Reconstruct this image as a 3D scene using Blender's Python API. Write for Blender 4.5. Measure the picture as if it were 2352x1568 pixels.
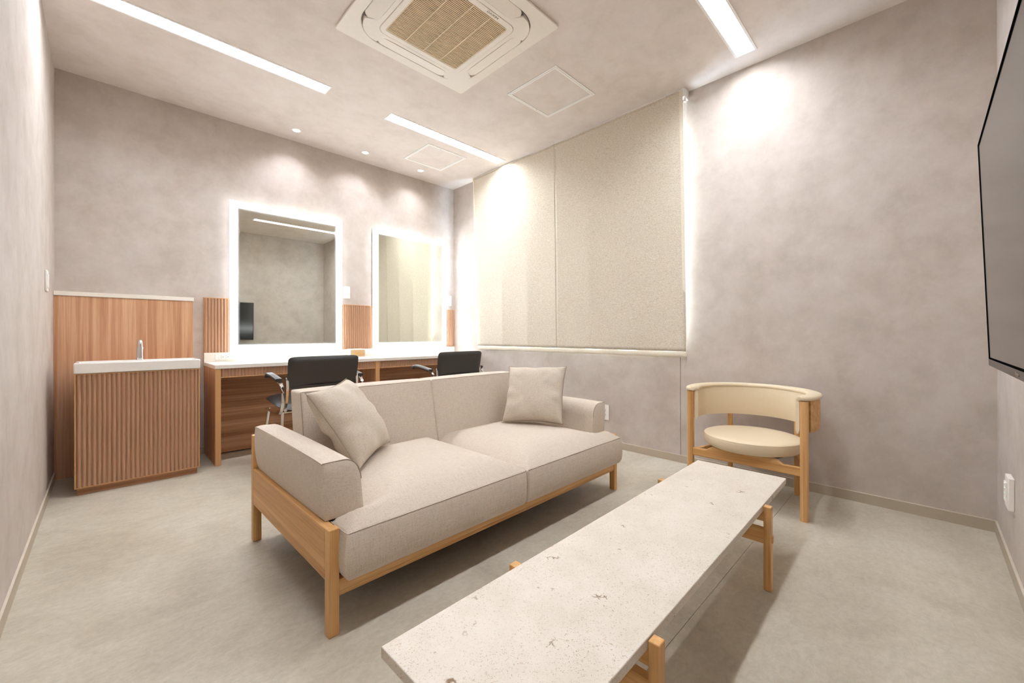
import bpy, bmesh, math, random
from mathutils import Vector, Matrix, Euler
random.seed(7)
for _o in list(bpy.data.objects): bpy.data.objects.remove(_o)
SC = bpy.context.scene
C = SC.collection
PI = math.pi
# ------------------------------------------------------------------ room measures (metres)
XL, XR, YB, YF, H = -0.2236, 2.7775, 3.7345, -0.2249, 2.5
# ------------------------------------------------------------------ camera
cd = bpy.data.cameras.new('camera'); cam = bpy.data.objects.new('camera', cd); C.objects.link(cam)
cam.location = (0, 0, 0.8703)
yaw, roll = 0.78134, -0.00094
fw = Vector((math.sin(yaw), math.cos(yaw), 0)); rt = Vector((math.cos(yaw), -math.sin(yaw), 0)); up = Vector((0, 0, 1))
r2 = rt * math.cos(roll) + up * math.sin(roll); u2 = -rt * math.sin(roll) + up * math.cos(roll)
cam.rotation_euler = Matrix((r2, u2, -fw)).transposed().to_euler()
cd.sensor_width = 36; cd.lens = 36 * 939.49 / 2352; cd.shift_x = 0; cd.shift_y = -(784 - 768.2) / 2352
cd.clip_start = 0.01; cd.clip_end = 200
SC.camera = cam
# ------------------------------------------------------------------ view, world
SC.view_settings.view_transform = 'Standard'; SC.view_settings.look = 'None'
SC.view_settings.gamma = 1; SC.view_settings.use_curve_mapping = False
SC.view_settings.exposure = 1.0
SC.cycles.use_denoising = True
SC.cycles.max_bounces = 14; SC.cycles.diffuse_bounces = 10; SC.cycles.glossy_bounces = 6
SC.cycles.sample_clamp_indirect = 8
W = bpy.data.worlds.new('world'); SC.world = W; W.use_nodes = True
W.node_tree.nodes['Background'].inputs[0].default_value = (0.80, 0.90, 1.0, 1); W.node_tree.nodes['Background'].inputs[1].default_value = 1.5
STRIP = 36.0      # radiance of the recessed ceiling strips
MIRROR = 8.5      # radiance of the mirrors' lit borders
SPOT = 8.0       # watts of each downlight
DAY = 4200.0        # watts of daylight reaching the window

# ------------------------------------------------------------------ materials
def nt(name):
    m = bpy.data.materials.new(name); m.use_nodes = True
    t = m.node_tree; return m, t, t.nodes['Principled BSDF']
def N(t, kind, **kw):
    n = t.nodes.new(kind)
    for k, v in kw.items():
        if k.startswith('i_'):
            key = k[2:]; key = int(key) if key.isdigit() else key.replace('_', ' ')
            n.inputs[key].default_value = v
        else: setattr(n, k, v)
    return n
def srgb(r, g, b):
    f = lambda c: (c / 255 / 12.92) if c / 255 <= 0.04045 else ((c / 255 + 0.055) / 1.055) ** 2.4
    return (f(r), f(g), f(b), 1)
def coords(t, scale=(1, 1, 1), rand=False):
    tc = N(t, 'ShaderNodeTexCoord'); mp = N(t, 'ShaderNodeMapping'); mp.inputs['Scale'].default_value = scale
    if rand:
        oi = N(t, 'ShaderNodeObjectInfo'); mul = N(t, 'ShaderNodeVectorMath', operation='SCALE'); mul.inputs[0].default_value = (7.3, 11.1, 5.7)
        t.links.new(oi.outputs['Random'], mul.inputs['Scale'])
        ad = N(t, 'ShaderNodeVectorMath', operation='ADD'); t.links.new(tc.outputs['Object'], ad.inputs[0]); t.links.new(mul.outputs[0], ad.inputs[1])
        t.links.new(ad.outputs[0], mp.inputs['Vector'])
    else: t.links.new(tc.outputs['Object'], mp.inputs['Vector'])
    return mp.outputs[0]
def noise(t, vec, scale, detail=4, rough=0.55, dist=0.0):
    n = N(t, 'ShaderNodeTexNoise'); n.inputs['Scale'].default_value = scale; n.inputs['Detail'].default_value = detail
    n.inputs['Roughness'].default_value = rough; n.inputs['Distortion'].default_value = dist
    t.links.new(vec, n.inputs['Vector']); return n.outputs['Fac']
def ramp(t, fac, stops):
    r = N(t, 'ShaderNodeValToRGB'); e = r.color_ramp.elements
    while len(e) < len(stops): e.new(0.5)
    for k, (p, c) in enumerate(stops): e[k].position = p; e[k].color = c
    t.links.new(fac, r.inputs[0]); return r.outputs[0]
def mix(t, fac, a, b, mode='MIX'):
    m = N(t, 'ShaderNodeMix', data_type='RGBA', blend_type=mode)
    for sock, v in ((0, fac), (6, a), (7, b)):
        if isinstance(v, (int, float)) and sock == 0: m.inputs[0].default_value = v
        elif isinstance(v, tuple): m.inputs[sock].default_value = v
        else: t.links.new(v, m.inputs[sock])
    return m.outputs[2]
def bump(t, b, fac, strength, dist):
    n = N(t, 'ShaderNodeBump'); n.inputs['Strength'].default_value = strength; n.inputs['Distance'].default_value = dist
    t.links.new(fac, n.inputs['Height']); t.links.new(n.outputs[0], b.inputs['Normal'])
def plain(name, col, rough=0.5, metal=0.0, spec=0.5, fine=0.0):
    m, t, b = nt(name)
    v = coords(t); f = noise(t, v, 60, 3)
    c2 = tuple(min(1, x * 1.012) for x in col[:3]) + (1,); c1 = tuple(x * 0.985 for x in col[:3]) + (1,)
    t.links.new(ramp(t, f, [(0.3, c1), (0.7, c2)]), b.inputs['Base Color'])
    b.inputs['Roughness'].default_value = rough; b.inputs['Metallic'].default_value = metal; b.inputs['Specular IOR Level'].default_value = spec
    if fine: bump(t, b, noise(t, v, 400, 2), fine, 0.002)
    return m
def wallpaper(name, a, b_, c):
    m, t, b = nt(name); v = coords(t)
    f1 = noise(t, v, 5.0, 7, 0.66, 0.2); f2 = noise(t, v, 17, 6, 0.72, 0.3); f3 = noise(t, v, 1.1, 3, 0.5)
    base = ramp(t, f1, [(0.36, a), (0.5, b_), (0.66, c)])
    m2 = ramp(t, f2, [(0.35, (0.44, 0.435, 0.43, 1)), (0.65, (0.56, 0.562, 0.562, 1))])
    base = mix(t, 0.30, base, m2, 'OVERLAY')
    m3 = ramp(t, f3, [(0.35, (0.5, 0.49, 0.475, 1)), (0.65, (0.5, 0.505, 0.51, 1))])
    base = mix(t, 0.35, base, m3, 'OVERLAY')
    t.links.new(base, b.inputs['Base Color']); b.inputs['Roughness'].default_value = 0.62; b.inputs['Specular IOR Level'].default_value = 0.3
    bump(t, b, noise(t, v, 260, 3), 0.12, 0.002)
    return m
def wood(name, dark, mid, light, axis, rough=0.5, stretch=14, rand=True, band=5.0, grain=0.75):
    m, t, b = nt(name)
    s = [0.45, 0.45, 0.45]
    for k in range(3):
        if k != axis: s[k] = stretch * 1.25
    v = coords(t, tuple(s), rand)
    g1 = noise(t, v, band * 0.22, 5, 0.55, 0.5); g2 = noise(t, v, band * 1.6, 6, 0.7, 0.3)
    c = ramp(t, g1, [(0.36, dark), (0.5, mid), (0.62, light)])
    k = ramp(t, g2, [(0.35, (0.42, 0.40, 0.38, 1)), (0.6, (0.56, 0.56, 0.56, 1))])
    c = mix(t, grain, c, k, 'OVERLAY')
    t.links.new(c, b.inputs['Base Color']); b.inputs['Roughness'].default_value = rough; b.inputs['Specular IOR Level'].default_value = 0.35
    bump(t, b, g2, 0.06, 0.002)
    return m
def linen(name, dark, light):
    m, t, b = nt(name)
    h = noise(t, coords(t, (40, 40, 1050)), 1.0, 3, 0.6); w1 = noise(t, coords(t, (1050, 40, 40)), 1.0, 3, 0.6); w2 = noise(t, coords(t, (40, 1050, 40)), 1.0, 3, 0.6)
    big = noise(t, coords(t), 380, 2, 0.6)
    tn = N(t, 'ShaderNodeTexCoord'); sq = N(t, 'ShaderNodeVectorMath', operation='MULTIPLY'); t.links.new(tn.outputs['Normal'], sq.inputs[0]); t.links.new(tn.outputs['Normal'], sq.inputs[1])
    sp = N(t, 'ShaderNodeSeparateXYZ'); t.links.new(sq.outputs[0], sp.inputs[0]); acc = big
    for k, src in enumerate((w1, w2, h)):
        om = N(t, 'ShaderNodeMath', operation='SUBTRACT'); om.inputs[0].default_value = 1; t.links.new(sp.outputs[k], om.inputs[1])
        ma = N(t, 'ShaderNodeMath', operation='MULTIPLY_ADD'); t.links.new(om.outputs[0], ma.inputs[0]); t.links.new(src, ma.inputs[1]); t.links.new(acc, ma.inputs[2]); acc = ma.outputs[0]
    a4 = N(t, 'ShaderNodeMath', operation='MULTIPLY'); t.links.new(acc, a4.inputs[0]); a4.inputs[1].default_value = 1 / 3
    c = ramp(t, a4.outputs[0], [(0.35, dark), (0.51, light), (0.66, tuple(min(1, x * 1.1) for x in light[:3]) + (1,))])
    t.links.new(c, b.inputs['Base Color']); b.inputs['Roughness'].default_value = 0.9; b.inputs['Specular IOR Level'].default_value = 0.15
    b.inputs['Sheen Weight'].default_value = 0.15; b.inputs['Sheen Roughness'].default_value = 0.5
    bump(t, b, a4.outputs[0], 0.22, 0.003)
    return m
def emit(name, col, strength):
    m = bpy.data.materials.new(name); m.use_nodes = True; t = m.node_tree; t.nodes.clear()
    o = N(t, 'ShaderNodeOutputMaterial'); e = N(t, 'ShaderNodeEmission'); e.inputs[0].default_value = col; e.inputs[1].default_value = strength
    t.links.new(e.outputs[0], o.inputs[0]); return m

M = {}
M['wall'] = wallpaper('greige_wallpaper', srgb(181, 171, 162), srgb(190, 180, 172), srgb(196, 187, 180))
M['ceiling'] = wallpaper('ceiling_wallpaper', srgb(212, 203, 195), srgb(219, 210, 203), srgb(224, 216, 210))
def floor_mat():
    m, t, b = nt('stone_vinyl_floor'); v = coords(t); v2 = coords(t, (1.0, 2.2, 1.0))
    f1 = noise(t, v, 2.4, 7, 0.65, 0.6); f2 = noise(t, v2, 14, 6, 0.7, 1.0); f3 = noise(t, v, 60, 4, 0.7, 0.5)
    c = ramp(t, f1, [(0.35, srgb(174, 165, 149)), (0.5, srgb(186, 178, 162)), (0.66, srgb(195, 188, 174))])
    c = mix(t, 0.5, c, ramp(t, f2, [(0.33, (0.44, 0.437, 0.43, 1)), (0.6, (0.56, 0.56, 0.56, 1))]), 'OVERLAY')
    c = mix(t, 0.35, c, ramp(t, f3, [(0.35, (0.4, 0.4, 0.39, 1)), (0.6, (0.56, 0.56, 0.56, 1))]), 'OVERLAY')
    t.links.new(c, b.inputs['Base Color']); b.inputs['Roughness'].default_value = 0.42; b.inputs['Specular IOR Level'].default_value = 0.4
    bump(t, b, f3, 0.12, 0.002); return m
M['floor'] = floor_mat()
M['base'] = plain('baseboard_vinyl', srgb(178, 166, 148), 0.45)
M['base_edge'] = plain('baseboard_lip', srgb(205, 195, 180), 0.4)
oakc = (srgb(190, 142, 86), srgb(204, 158, 102), srgb(214, 172, 118))
for k, ax in enumerate('xyz'):
    M['oak_' + ax] = wood('oak_grain_' + ax, *oakc, axis=k, rough=0.42, stretch=16, band=7)
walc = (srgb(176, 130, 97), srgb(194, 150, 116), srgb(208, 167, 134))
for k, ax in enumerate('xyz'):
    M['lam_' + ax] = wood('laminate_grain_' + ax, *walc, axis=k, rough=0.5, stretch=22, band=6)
M['lam_x'] = wood('laminate_grain_back', srgb(146, 102, 72), srgb(168, 124, 92), srgb(186, 144, 112), axis=0, rough=0.5, stretch=22, band=6)  # same laminate, with the shade under the desk put into its colour
M['flute'] = wood('fluted_laminate', srgb(168, 130, 102), srgb(176, 138, 110), srgb(183, 146, 118), axis=2, rough=0.5, stretch=14, band=7, grain=0.25, rand=False)
M['edge'] = plain('light_wood_edging', srgb(196, 150, 100), 0.5)
M['linen'] = linen('oatmeal_linen', srgb(172, 157, 140), srgb(206, 194, 180))
M['linen_c'] = linen('cushion_linen', srgb(166, 152, 134), srgb(200, 189, 174))
M['seam'] = plain('seam_thread', srgb(160, 145, 128), 0.9)
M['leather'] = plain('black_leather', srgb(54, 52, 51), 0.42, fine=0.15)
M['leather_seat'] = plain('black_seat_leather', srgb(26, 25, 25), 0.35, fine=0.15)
M['cream'] = plain('cream_vinyl', srgb(221, 205, 176), 0.42, fine=0.06)
M['chrome'] = plain('chrome', srgb(225, 225, 225), 0.08, 1.0)
M['black'] = plain('black_plastic', srgb(24, 24, 25), 0.4)
M['tvframe'] = plain('matte_black_frame', srgb(14, 14, 14), 0.9, spec=0.0)
M['bezel'] = plain('dark_bezel', srgb(70, 62, 56), 0.3, 0.5)
M['gap'] = plain('shadow_gap', srgb(40, 34, 30), 0.8)
M['ceramic'] = plain('white_ceramic', srgb(236, 233, 228), 0.12)
M['white'] = plain('white_plastic', srgb(236, 232, 226), 0.4)
M['whitem'] = plain('white_metal', srgb(242, 240, 237), 0.45)
M['solid'] = plain('white_solid_surface', srgb(234, 228, 218), 0.35)
M['ac'] = plain('ivory_plastic', srgb(236, 230, 220), 0.45)
M['grille'] = plain('beige_grille', srgb(222, 204, 174), 0.55)
M['acgrey'] = plain('grey_duct', srgb(150, 146, 140), 0.6)
M['print'] = plain('grey_print', srgb(150, 135, 120), 0.6)
M['tan'] = plain('tan_card', srgb(190, 160, 120), 0.6)
M['gold'] = plain('gold_print', srgb(232, 178, 70), 0.3, 0.6)
M['slot'] = plain('socket_slot', srgb(95, 85, 76), 0.7)
M['led'] = emit('green_led', (0.5, 1.0, 0.6, 1), 1.2)
M['lens'] = emit('strip_lens', (0.90, 0.943, 1.0, 1), STRIP)
M['lamp'] = emit('downlight_lens', (0.95, 0.97, 1.0, 1), 12.0)
M['rim'] = emit('mirror_light_band', (0.90, 0.943, 1.0, 1), MIRROR)
def mirror_mat():
    m, t, b = nt('mirror_glass'); b.inputs['Metallic'].default_value = 1.0; b.inputs['Roughness'].default_value = 0.0
    v = coords(t); f = noise(t, v, 0.7, 1)
    t.links.new(ramp(t, f, [(0.3, (0.84, 0.865, 0.79, 1)), (0.7, (0.85, 0.875, 0.80, 1))]), b.inputs['Base Color'])
    return m
M['mirror'] = mirror_mat()
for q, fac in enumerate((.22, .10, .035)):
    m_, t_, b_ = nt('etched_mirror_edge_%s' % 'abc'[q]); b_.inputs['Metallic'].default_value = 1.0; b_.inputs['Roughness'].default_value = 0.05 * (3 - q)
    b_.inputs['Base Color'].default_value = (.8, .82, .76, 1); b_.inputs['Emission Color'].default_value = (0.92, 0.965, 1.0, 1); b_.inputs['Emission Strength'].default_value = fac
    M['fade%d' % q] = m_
def screen_mat():
    m, t, b = nt('tv_screen'); v = coords(t); f = noise(t, v, 2, 1)
    t.links.new(ramp(t, f, [(0.3, (0.012, 0.012, 0.013, 1)), (0.7, (0.014, 0.014, 0.015, 1))]), b.inputs['Base Color'])
    b.inputs['Roughness'].default_value = 0.12; b.inputs['IOR'].default_value = 1.6; return m
M['screen'] = screen_mat()
def stone_mat():
    m, t, b = nt('fossil_limestone'); v = coords(t)
    f1 = noise(t, v, 9, 5, 0.6); base = ramp(t, f1, [(0.3, srgb(208, 198, 184)), (0.7, srgb(220, 212, 201))])
    # fine brown flecks
    fl = noise(t, coords(t, (1, 1, 1)), 290, 2, 0.5, 1.5); flm = ramp(t, fl, [(0.605, (0, 0, 0, 1)), (0.665, (1, 1, 1, 1))])
    zone = noise(t, v, 6, 3, 0.6); zm = ramp(t, zone, [(0.35, (0.5, 0.5, 0.5, 1)), (0.62, (1, 1, 1, 1))])
    k = mix(t, 1.0, flm, zm, 'MULTIPLY')
    c = mix(t, k, base, srgb(164, 136, 104))
    # curved shell marks: edges of a distorted voronoi, only inside sparse patches
    vo = N(t, 'ShaderNodeTexVoronoi', feature='DISTANCE_TO_EDGE'); vo.inputs['Scale'].default_value = 42
    dn = N(t, 'ShaderNodeTexNoise'); dn.inputs['Scale'].default_value = 30; t.links.new(v, dn.inputs['Vector'])
    dm = N(t, 'ShaderNodeVectorMath', operation='SCALE'); t.links.new(dn.outputs['Color'], dm.inputs[0]); dm.inputs['Scale'].default_value = 0.05
    da = N(t, 'ShaderNodeVectorMath', operation='ADD'); t.links.new(v, da.inputs[0]); t.links.new(dm.outputs[0], da.inputs[1]); t.links.new(da.outputs[0], vo.inputs['Vector'])
    em = ramp(t, vo.outputs['Distance'], [(0.02, (1, 1, 1, 1)), (0.09, (0, 0, 0, 1))])
    pz = noise(t, v, 17, 2, 0.5); pm = ramp(t, pz, [(0.68, (0, 0, 0, 1)), (0.72, (1, 1, 1, 1))])
    k2 = mix(t, 1.0, em, pm, 'MULTIPLY')
    c = mix(t, k2, c, srgb(128, 98, 66))
    t.links.new(c, b.inputs['Base Color']); b.inputs['Roughness'].default_value = 0.45
    ad = N(t, 'ShaderNodeMath', operation='ADD'); t.links.new(k, ad.inputs[0]); t.links.new(k2, ad.inputs[1])
    n = N(t, 'ShaderNodeBump', invert=True); n.inputs['Strength'].default_value = 0.3; n.inputs['Distance'].default_value = 0.002
    t.links.new(ad.outputs[0], n.inputs['Height']); t.links.new(n.outputs[0], b.inputs['Normal'])
    return m
M['stone'] = stone_mat()
def blind_mat():
    m, t, b = nt('woven_blind_fabric')
    h = noise(t, coords(t, (60, 60, 420)), 1.0, 4, 0.8, 0.4); g = noise(t, coords(t), 170, 4, 0.8)
    a = N(t, 'ShaderNodeMath', operation='ADD'); t.links.new(h, a.inputs[0]); t.links.new(g, a.inputs[1])
    a4 = N(t, 'ShaderNodeMath', operation='MULTIPLY'); t.links.new(a.outputs[0], a4.inputs[0]); a4.inputs[1].default_value = 0.5
    c = ramp(t, a4.outputs[0], [(0.38, srgb(180, 167, 146)), (0.5, srgb(212, 203, 187)), (0.62, srgb(228, 222, 209))])
    t.links.new(c, b.inputs['Base Color']); b.inputs['Roughness'].default_value = 0.9; b.inputs['Specular IOR Level'].default_value = 0.1
    bump(t, b, a4.outputs[0], 0.4, 0.004); return m
M['blind'] = blind_mat()
M['hem'] = linen('blind_hem_fabric', srgb(200, 188, 166), srgb(228, 221, 204))
M['back'] = plain('blind_lining', srgb(235, 235, 232), 0.9)
def glass_mat():
    m, t, b = nt('frosted_glass'); v = coords(t); f = noise(t, v, 80, 2)
    t.links.new(ramp(t, f, [(0.3, (0.93, 0.96, 0.97, 1)), (0.7, (0.97, 0.99, 1, 1))]), b.inputs['Base Color'])
    b.inputs['Transmission Weight'].default_value = 1.0; b.inputs['Roughness'].default_value = 0.6; return m
M['glass'] = glass_mat()

# ------------------------------------------------------------------ mesh helpers
def obj(name, bm, mat, parent=None, loc=(0, 0, 0), rot=(0, 0, 0), smooth=None, bevel=0, seg=2, sub=0, recalc=True):
    if recalc: bmesh.ops.recalc_face_normals(bm, faces=bm.faces)
    me = bpy.data.meshes.new(name); bm.to_mesh(me); bm.free()
    mats = mat if isinstance(mat, (list, tuple)) else [mat]
    for m in mats: me.materials.append(m)
    o = bpy.data.objects.new(name, me); C.objects.link(o); o.location = loc; o.rotation_euler = rot
    if parent: o.parent = parent
    if smooth is not None:
        for p in me.polygons: p.use_smooth = True
        me.set_sharp_from_angle(angle=math.radians(smooth))
    if bevel:
        md = o.modifiers.new('bevel', 'BEVEL'); md.width = bevel; md.segments = seg; md.limit_method = 'ANGLE'; md.angle_limit = math.radians(40)
        md.harden_normals = False
        for p in me.polygons: p.use_smooth = True
        me.set_sharp_from_angle(angle=math.radians(38))
    if sub:
        md = o.modifiers.new('sub', 'SUBSURF'); md.levels = sub; md.render_levels = sub
    return o
def box(bm, lo, hi):
    vs = [bm.verts.new((x, y, z)) for x in (lo[0], hi[0]) for y in (lo[1], hi[1]) for z in (lo[2], hi[2])]
    for f in ((0, 1, 3, 2), (4, 6, 7, 5), (0, 4, 5, 1), (2, 3, 7, 6), (0, 2, 6, 4), (1, 5, 7, 3)):
        bm.faces.new([vs[i] for i in f])
    return bm
def bx(lo, hi): return box(bmesh.new(), lo, hi)
def cyl(bm, p, q, r, r2=None, n=20, cap=True):
    p, q = Vector(p), Vector(q); r2 = r if r2 is None else r2
    d = (q - p).normalized(); a = d.orthogonal().normalized(); b = d.cross(a)
    A = [bm.verts.new(p + (a * math.cos(2 * PI * k / n) + b * math.sin(2 * PI * k / n)) * r) for k in range(n)]
    B = [bm.verts.new(q + (a * math.cos(2 * PI * k / n) + b * math.sin(2 * PI * k / n)) * r2) for k in range(n)]
    for k in range(n): bm.faces.new((A[k], A[(k + 1) % n], B[(k + 1) % n], B[k]))
    if cap: bm.faces.new(A[::-1]); bm.faces.new(B)
    return bm
def sweep(bm, path, prof, closed=False, upv=(0, 0, 1), scales=None):
    """profile points (a,b) swept along path; a is sideways, b along upv-ish"""
    path = [Vector(p) for p in path]; n = len(path); rings = []
    for i, p in enumerate(path):
        if closed: d = (path[(i + 1) % n] - path[i - 1])
        else: d = path[min(i + 1, n - 1)] - path[max(i - 1, 0)]
        d.normalize(); s = d.cross(Vector(upv))
        if s.length < 1e-4: s = d.orthogonal()
        s.normalize(); u = s.cross(d).normalized(); k = scales[i] if scales else 1
        rings.append([bm.verts.new(p + s * (a * k) + u * (b * k)) for a, b in prof])
    m = len(prof)
    for i in range(n if closed else n - 1):
        A, B = rings[i], rings[(i + 1) % n]
        for k in range(m): bm.faces.new((A[k], A[(k + 1) % m], B[(k + 1) % m], B[k]))
    if not closed: bm.faces.new(rings[0][::-1]); bm.faces.new(rings[-1])
    return bm
def circ(r, n=10): return [(r * math.cos(2 * PI * k / n), r * math.sin(2 * PI * k / n)) for k in range(n)]
def tube(path, r, n=10, closed=False, upv=(0, 0, 1)): return sweep(bmesh.new(), path, circ(r, n), closed, upv)
def rrect(hx, hy, r, n=6):
    pts = []
    for cx, cy, a0 in ((hx - r, hy - r, 0), (-hx + r, hy - r, PI / 2), (-hx + r, -hy + r, PI), (hx - r, -hy + r, 1.5 * PI)):
        for k in range(n + 1): a = a0 + PI / 2 * k / n; pts.append((cx + r * math.cos(a), cy + r * math.sin(a)))
    return pts
def prism(pts, z0, z1, bm=None):
    bm = bm or bmesh.new(); A = [bm.verts.new((x, y, z0)) for x, y in pts]; B = [bm.verts.new((x, y, z1)) for x, y in pts]; n = len(pts)
    for k in range(n): bm.faces.new((A[k], A[(k + 1) % n], B[(k + 1) % n], B[k]))
    bm.faces.new(A[::-1]); bm.faces.new(B); return bm
def ring(outer, inner, z0, z1, bm=None):
    bm = bm or bmesh.new(); n = len(outer)
    L = [[bm.verts.new((x, y, z)) for x, y in pts] for pts, z in ((outer, z0), (inner, z0), (inner, z1), (outer, z1))]
    for a in range(4):
        A, B = L[a], L[(a + 1) % 4]
        for k in range(n): bm.faces.new((A[k], A[(k + 1) % n], B[(k + 1) % n], B[k]))
    return bm
def slab(us, vs, holes, w0, w1, mp):
    """plate with rectangular holes; mp maps (u,v,w) to xyz"""
    bm = bmesh.new(); U = sorted(set(list(us) + [h[0] for h in holes] + [h[1] for h in holes])); V = sorted(set(list(vs) + [h[2] for h in holes] + [h[3] for h in holes]))
    cache = {}
    def vert(i, j, k):
        if (i, j, k) not in cache: cache[(i, j, k)] = bm.verts.new(mp(U[i], V[j], (w0, w1)[k]))
        return cache[(i, j, k)]
    def solid(i, j):
        if i < 0 or j < 0 or i >= len(U) - 1 or j >= len(V) - 1: return False
        cu, cv = (U[i] + U[i + 1]) / 2, (V[j] + V[j + 1]) / 2
        return not any(h[0] < cu < h[1] and h[2] < cv < h[3] for h in holes)
    for i in range(len(U) - 1):
        for j in range(len(V) - 1):
            if not solid(i, j): continue
            for k in (0, 1): bm.faces.new([vert(i, j, k), vert(i + 1, j, k), vert(i + 1, j + 1, k), vert(i, j + 1, k)])
            for di, dj, e in ((-1, 0, ((i, j), (i, j + 1))), (1, 0, ((i + 1, j), (i + 1, j + 1))), (0, -1, ((i, j), (i + 1, j))), (0, 1, ((i, j + 1), (i + 1, j + 1)))):
                if not solid(i + di, j + dj): bm.faces.new([vert(*e[0], 0), vert(*e[1], 0), vert(*e[1], 1), vert(*e[0], 1)])
    return bm
def bulge_box(size, bul=(0.05, 0.05, 0.05), n=10, pw=2):
    """box whose faces swell towards their middles while the seams stay straight"""
    bm = bmesh.new(); hx, hy, hz = size[0] / 2, size[1] / 2, size[2] / 2
    cache = {}
    def V(u, v, w):
        key = (round(u, 4), round(v, 4), round(w, 4))
        if key not in cache:
            f = lambda a, b: (1 - abs(a) ** pw) ** 0.7 * (1 - abs(b) ** pw) ** 0.7
            cache[key] = bm.verts.new((hx * u + bul[0] * u * f(v, w), hy * v + bul[1] * v * f(u, w), hz * w + bul[2] * w * f(u, v)))
        return cache[key]
    g = [-1 + 2 * i / n for i in range(n + 1)]
    for s in (-1, 1):
        for i in range(n):
            for j in range(n):
                a, b, c, d = g[i], g[i + 1], g[j], g[j + 1]
                for order in (lambda p, q: (s, p, q), lambda p, q: (p, s, q), lambda p, q: (p, q, s)):
                    bm.faces.new([V(*order(a, c)), V(*order(b, c)), V(*order(b, d)), V(*order(a, d))])
    return bm
def thing(name, label, cat, loc=(0, 0, 0), rz=0, group=None):
    o = bpy.data.objects.new(name, None); C.objects.link(o); o.location = loc; o.rotation_euler = (0, 0, rz)
    o.empty_display_size = 0.1
    o['label'] = label; o['category'] = cat
    if group: o['group'] = group
    return o
def tag(o, label, cat, group=None):
    o['label'] = label; o['category'] = cat
    if group: o['group'] = group
    return o
def struct(name, bm, m, parent=None, **kw):
    o = obj(name, bm, m, parent, **kw)
    if parent is None: o['kind'] = 'structure'
    return o
def copy_tree(o, parent=None):
    c = o.copy(); C.objects.link(c); c.parent = parent
    for ch in list(o.children): copy_tree(ch, c)
    return c
def copies(o, offs):
    """copies of one part at offsets from it, under the same parent"""
    for d in offs:
        c = o.copy(); C.objects.link(c); c.location = Vector(o.location) + Vector(d)
def text(body, size, mat, parent, loc, rot, name='lettering', shear=0.0, sx=1.0, ext=0.0004):
    cu = bpy.data.curves.new(name, 'FONT'); cu.body = body; cu.size = size; cu.shear = shear; cu.align_x = 'CENTER'; cu.align_y = 'CENTER'; cu.extrude = ext; cu.resolution_u = 3
    t = bpy.data.objects.new('tmp', cu); C.objects.link(t)
    me = bpy.data.meshes.new_from_object(t); bpy.data.objects.remove(t)
    me.materials.clear(); me.materials.append(mat)
    o = bpy.data.objects.new(name, me); C.objects.link(o); o.parent = parent; o.location = loc; o.rotation_euler = rot; o.scale = (sx, 1, 1)
    return o

# ================================================================== THE SETTING
STRIPS = [((-0.110, 1.055), (2.742, 2.857)), ((1.487, 2.652), (2.755, 2.870)), ((1.472, 2.637), (0.670, 0.785)), ((-0.110, 1.055), (0.670, 0.785))]
DOWN = [(1.077, 3.523), (1.646, 3.520), (2.217, 3.523)]
holes = [(a[0] + .008, a[1] - .008, b[0] + .008, b[1] - .008) for a, b in STRIPS]
holes += [(x - .028, x + .028, y - .028, y + .028) for x, y in DOWN]
ACX, ACY = 1.277, 1.775
holes.append((ACX - .38, ACX + .38, ACY - .38, ACY + .38))
struct('ceiling', slab((XL - .1, XR + .1), (YF - .1, YB + .1), holes, H, H + .06, lambda u, v, w: (u, v, w)), M['ceiling'])
struct('ceiling_slab', bx((XL - .1, YF - .1, H + .2), (XR + .1, YB + .1, H + .3)), M['gap'])['kind'] = 'structure'
# floor: two vinyl sheets with a hairline joint between them
fl = struct('floor', bx((XL - .1, YF - .1, -.1), (XR + .1, YB + .1, -.002)), M['base'])
obj('floor_sheet', bx((XL - .1, .5075, -.002), (XR + .1, YB + .1, 0)), M['floor'], fl)
obj('floor_sheet', bx((XL - .1, YF - .1, -.002), (XR + .1, .5060, 0)), M['floor'], fl)
struct('wall_left', bx((XL - .1, YF - .1, 0), (XL, YB + .1, H + .2)), M['wall'])
struct('wall_back', bx((XL, YB, 0), (XR, YB + .1, H + .2)), M['wall'])
struct('wall_front', bx((XL, YF - .1, 0), (XR, YF, H + .2)), M['wall'])
# right wall: a lined section below and around the window, then the plain section, a dark joint between
WY0, WY1, WZ0, WZ1 = 1.180, 3.20, 0.80, 2.30
wr = struct('wall_right', slab((1.172, YB + .1), (0, H + .2), [(WY0, WY1, WZ0, WZ1)], XR, XR + .1, lambda u, v, w: (w, u, v)), M['wall'])
obj('wall_panel', bx((XR, YF - .1, 0), (XR + .1, 1.169, H + .2)), M['wall'], wr)
obj('joint_strip', bx((XR + .006, 1.168, 0), (XR + .1, 1.173, H + .2)), M['gap'], wr)
# window behind the blind
win = struct('window_1', slab((WY0, WY1), (WZ0, WZ1), [(WY0 + .035, 2.135, WZ0 + .035, WZ1 - .035), (2.17, WY1 - .035, WZ0 + .035, WZ1 - .035)], XR + .012, XR + .06, lambda u, v, w: (w, u, v)), M['whitem'])
for a, b in ((WY0 + .035, 2.135), (2.17, WY1 - .035)):
    obj('pane', bx((XR + .030, a, WZ0 + .035), (XR + .035, b, WZ1 - .035)), M['glass'], win)
dl = bpy.data.lights.new('daylight', 'AREA'); dl.shape = 'RECTANGLE'; dl.size = 1.5; dl.size_y = 1.95; dl.energy = DAY; dl.color = (0.62, 0.78, 1.0)
dlo = bpy.data.objects.new('daylight', dl); C.objects.link(dlo); dlo.location = (XR + .35, (WY0 + WY1) / 2, (WZ0 + WZ1) / 2); dlo.rotation_euler = (0, PI / 2, 0)
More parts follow.
